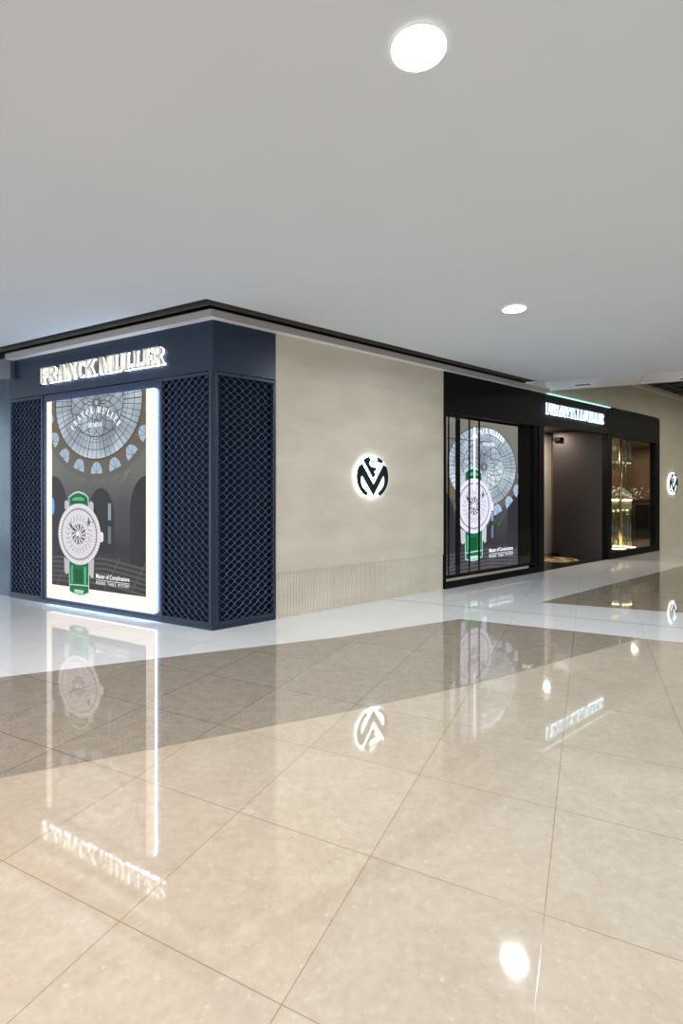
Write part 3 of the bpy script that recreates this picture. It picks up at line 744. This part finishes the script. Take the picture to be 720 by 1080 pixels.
MB().lathe([(.355,.051), (.39,.051), (.39,.062), (.355,.062), (.355,.051)], (0,0), 36).build('base_light_ring', M_warm, ds)
MB().tube([(-.29,-.17,.05), (-.29,-.17,2.50)], .028, 12).build('pole', M_brass, ds)
m = MB(); m.lathe([(0,.92), (.26,.92), (.26,1.12), (0,1.12)], (0,0), 36); m.build('shelf_drum', M_cream, ds)
MB().lathe([(.24,1.121), (.265,1.121), (.265,1.135), (.24,1.135), (.24,1.121)], (0,0), 36).build('shelf_light_ring', M_warm, ds)
for rr, nn in ((.24, 13), (.13, 7)):
    for i in range(nn):
        a = 2*pi*i/nn + .3 + rr; gl_tube(ds, rr*cos(a), rr*sin(a), .065, .90, .024)
# watch busts on the drum
def bust(x, y, s, label):
    r = empty('watch_holder', FB, 8.46+cx+x, cy+y, 1.152); tag(r, label, 'watch holder', 'watch holders on the drum shelf')
    MB().lathe([(0,0), (.05*s,0), (.04*s,.02), (.012,.05), (.012,.12*s)], (0,0), 14).build('stem', M_brass, r)
    MB().lathe([(.0,.11*s), (.05*s,.12*s), (.062*s,.19*s), (.05*s,.26*s), (0,.27*s)], (0,0), 16).build('cushion', mat('pale_blue_suede', (.35,.42,.5), .6), r)
    MB().tube([(.0,-.066*s,.175*s), (.0,-.078*s,.175*s)], .03*s, 14).build('watch', M_silver, r)
bust(-.16, -.08, 1.0, 'leftmost watch holder on the glowing drum shelf'); bust(.0, -.18, .8, 'middle watch holder on the glowing drum shelf, nearest the glass'); bust(.15, -.03, 1.0, 'rightmost watch holder on the glowing drum shelf')
mat('blue_satin', (.10,.22,.36), .35)
pn = empty('blue_display_panel', FB, 8.46+.92, 1.02, .03); tag(pn, 'narrow satin blue display panel behind the brass pole in the right shop window', 'display panel')
MB().box(-.13, .13, -.012, .012, .03, 2.0).build('panel', MATS['blue_satin'], pn); MB().box(-.18, .18, -.10, .10, 0, .03).build('foot', M_brass, pn)
# crystal branches: a low hedge of tiny glints behind the drum
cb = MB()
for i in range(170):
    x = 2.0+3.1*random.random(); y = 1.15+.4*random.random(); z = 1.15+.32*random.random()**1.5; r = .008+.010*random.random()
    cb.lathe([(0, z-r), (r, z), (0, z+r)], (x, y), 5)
o = cb.build('crystal_beads', mat('crystal_glint', (.9,.9,.85), .05, .9, emit=(1,.92,.75), es=.8)); FB.put(o, 8.46); tag(o, 'tiny glinting crystal beads over the dark ledge in the farther window', 'beads', kind='stuff')  # the beads are no lamps; their glints are put in as emission
lg = empty('display_ledge', FB, 8.46, 0, .03); tag(lg, 'long dark display ledge behind the glass tubes in the right shop window', 'ledge')
MB().box(1.9, 5.2, 1.1, 1.65, 1.0, 1.10).build('top', mat('black_lacquer', (.01,.01,.01), .12), lg)
for x in (2.0, 5.1): MB().box(x-.03, x+.03, 1.2, 1.55, 0, .95).build('leg', M_blk, lg)
# small glows put in for mall lights reflected in the glass
base = None
for i in range(7):
    if base is None:
        base = MB().lathe([(0,0), (.024,0), (.034,.03), (.024,.06), (0,.06)], (0,0), 10).build('reflected_light_spot', mat('green_gold_glow', (1,.9,.5), .5, emit=(.9,.85,.35), es=2.2)); o = base
    else: o = base.copy(); COL.objects.link(o)
    FB.put(o, 8.46+3.2+.30*i, 1.83-.1, .0); o.location.z = .782
    o['group'] = 'small stand-ins for reflected lights along the low rail'
    tag(o, 'small golden stand-in for a reflected light on the low rail in the farther shop window', 'light')
    o.hide_render = False

# ------------------------------------------------------------------ ceiling fittings
def downlight_proto(r=.10):
    root = empty('downlight', None, 0, 0, CEIL)
    MB().lathe([(r, -.001), (r+.018, -.001), (r+.016, -.007), (r, -.009), (r, -.001)], (0,0), 48).build('trim_ring', M_whitepaint, root)
    MB().lathe([(0, -.0045), (r, -.0045)], (0,0), 48).build('lens', M_down, root)
    return root
dp = downlight_proto()
spots = [(.298, 1.975, 'large bright downlight in the ceiling at the top of the photo'),
         (1.62, 4.79, 'small bright round downlight in the ceiling farther off, above the shop windows'),
         (-1.03, -.86, 'round downlight behind the camera'), (-2.55, 3.28, 'round downlight outside the left edge of the view'),
         (-3.9, .5, 'round downlight in the ceiling far left behind the camera'), (3.15, .62, 'round downlight to the right of the camera'), (4.48, 3.47, 'round downlight outside the right edge of the view'),
         (1.8, -2.3, 'round downlight far behind the camera on the right'), (6.0, -.7, 'round downlight far to the right of the camera'), (7.3, 2.1, 'round downlight farthest to the right')]
for i, (x, y, lab) in enumerate(spots):
    o = dp if i == 0 else copy_tree(dp)
    o.location = (x, y, CEIL); tag(o, lab, 'downlight', 'round ceiling downlights')
def air_slot(c, L, label):
    root = empty('air_vent', None, c[0], c[1], CEIL); root.rotation_euler = (0, 0, math.atan2(Ld[1], Ld[0])); tag(root, label, 'air vent', 'slot vents in the ceiling edge strip')
    MB().box(-L/2-.04, L/2+.04, -.10, -.055, -.008, .001).box(-L/2-.04, L/2+.04, .055, .10, -.008, .001).box(-L/2-.04, -L/2, -.055, .055, -.008, .001).box(L/2, L/2+.04, -.055, .055, -.008, .001).build('frame', M_strip, root)
    MB().box(-L/2, L/2, -.055, .055, -.004, .001).build('slot', M_blk, root)
air_slot((3.86, 8.17), .22, 'short black slot vent in the metal ceiling strip above the lit entrance sign')
air_slot((5.25, 7.72), .22, 'black slot vent in the metal ceiling strip at the right edge of the photo')

# ------------------------------------------------------------------ lamps
def area(name, loc, size, power, col=(1,1,1), rot=(0,0,0), shape='DISK'):
    l = bpy.data.lights.new(name, 'AREA'); l.shape = shape; l.size = size; l.energy = power; l.color = col
    o = bpy.data.objects.new(name, l); o.location = loc; o.rotation_euler = rot; COL.objects.link(o); return o
for i, (u, v, p) in enumerate(((7.5, .85, 32), (5.2, .6, 1))):
    x, y = FB.pt(u, v); area('recess_fill_lamp', (x, y, 2.58), .15, p, (1,.85,.7))  # unseen lamps, added to brighten the recess stone and window box
for u, v, p in ((9.6, .9, 14), (11.6, .8, 26), (13.0, .9, 34)):
    x, y = FB.pt(u, v); area('window_fill_lamp', (x, y, 2.58), .12, p, (1,.75,.48))  # unseen lamps, added to brighten the display and the bands behind it
# next hall's lamps in the high black ceiling, and a warm neighbour shop light on the left
for x, y, p in ((6.6, 6.9, 60), (9.5, 9.2, 70), (12.5, 12.0, 60)): area('hall_lamp', (x, y, 3.62), .3, p, (1,.93,.78))
area('neighbour_lamp', (-2.3, .8, 3.0), .2, 60, (1,.62,.34))

wd = bpy.data.worlds.new('World'); S.world = wd; wd.use_nodes = True
bg = wd.node_tree.nodes['Background']; bg.inputs[0].default_value = (.84,.92,1, 1); bg.inputs[1].default_value = 2.0

# ------------------------------------------------------------------ camera
cd = bpy.data.cameras.new('Camera'); cam = bpy.data.objects.new('Camera', cd); COL.objects.link(cam); S.camera = cam
cam.location = (0, 0, CAM_H); cam.rotation_euler = (pi/2, 0, 0)
cd.sensor_fit = 'HORIZONTAL'; cd.sensor_width = 36; cd.lens = 36*538.5/720; cd.shift_y = -21.2/720; cd.clip_start = .05
S.view_settings.view_transform = 'Standard'; S.view_settings.look = 'None'; S.view_settings.gamma = 1
S.view_settings.exposure = .36; S.view_settings.use_curve_mapping = False
S.cycles.use_denoising = True; S.cycles.max_bounces = 10; S.cycles.diffuse_bounces = 5; S.cycles.glossy_bounces = 5; S.cycles.transparent_max_bounces = 24
S.cycles.caustics_reflective = False; S.cycles.sample_clamp_indirect = 6
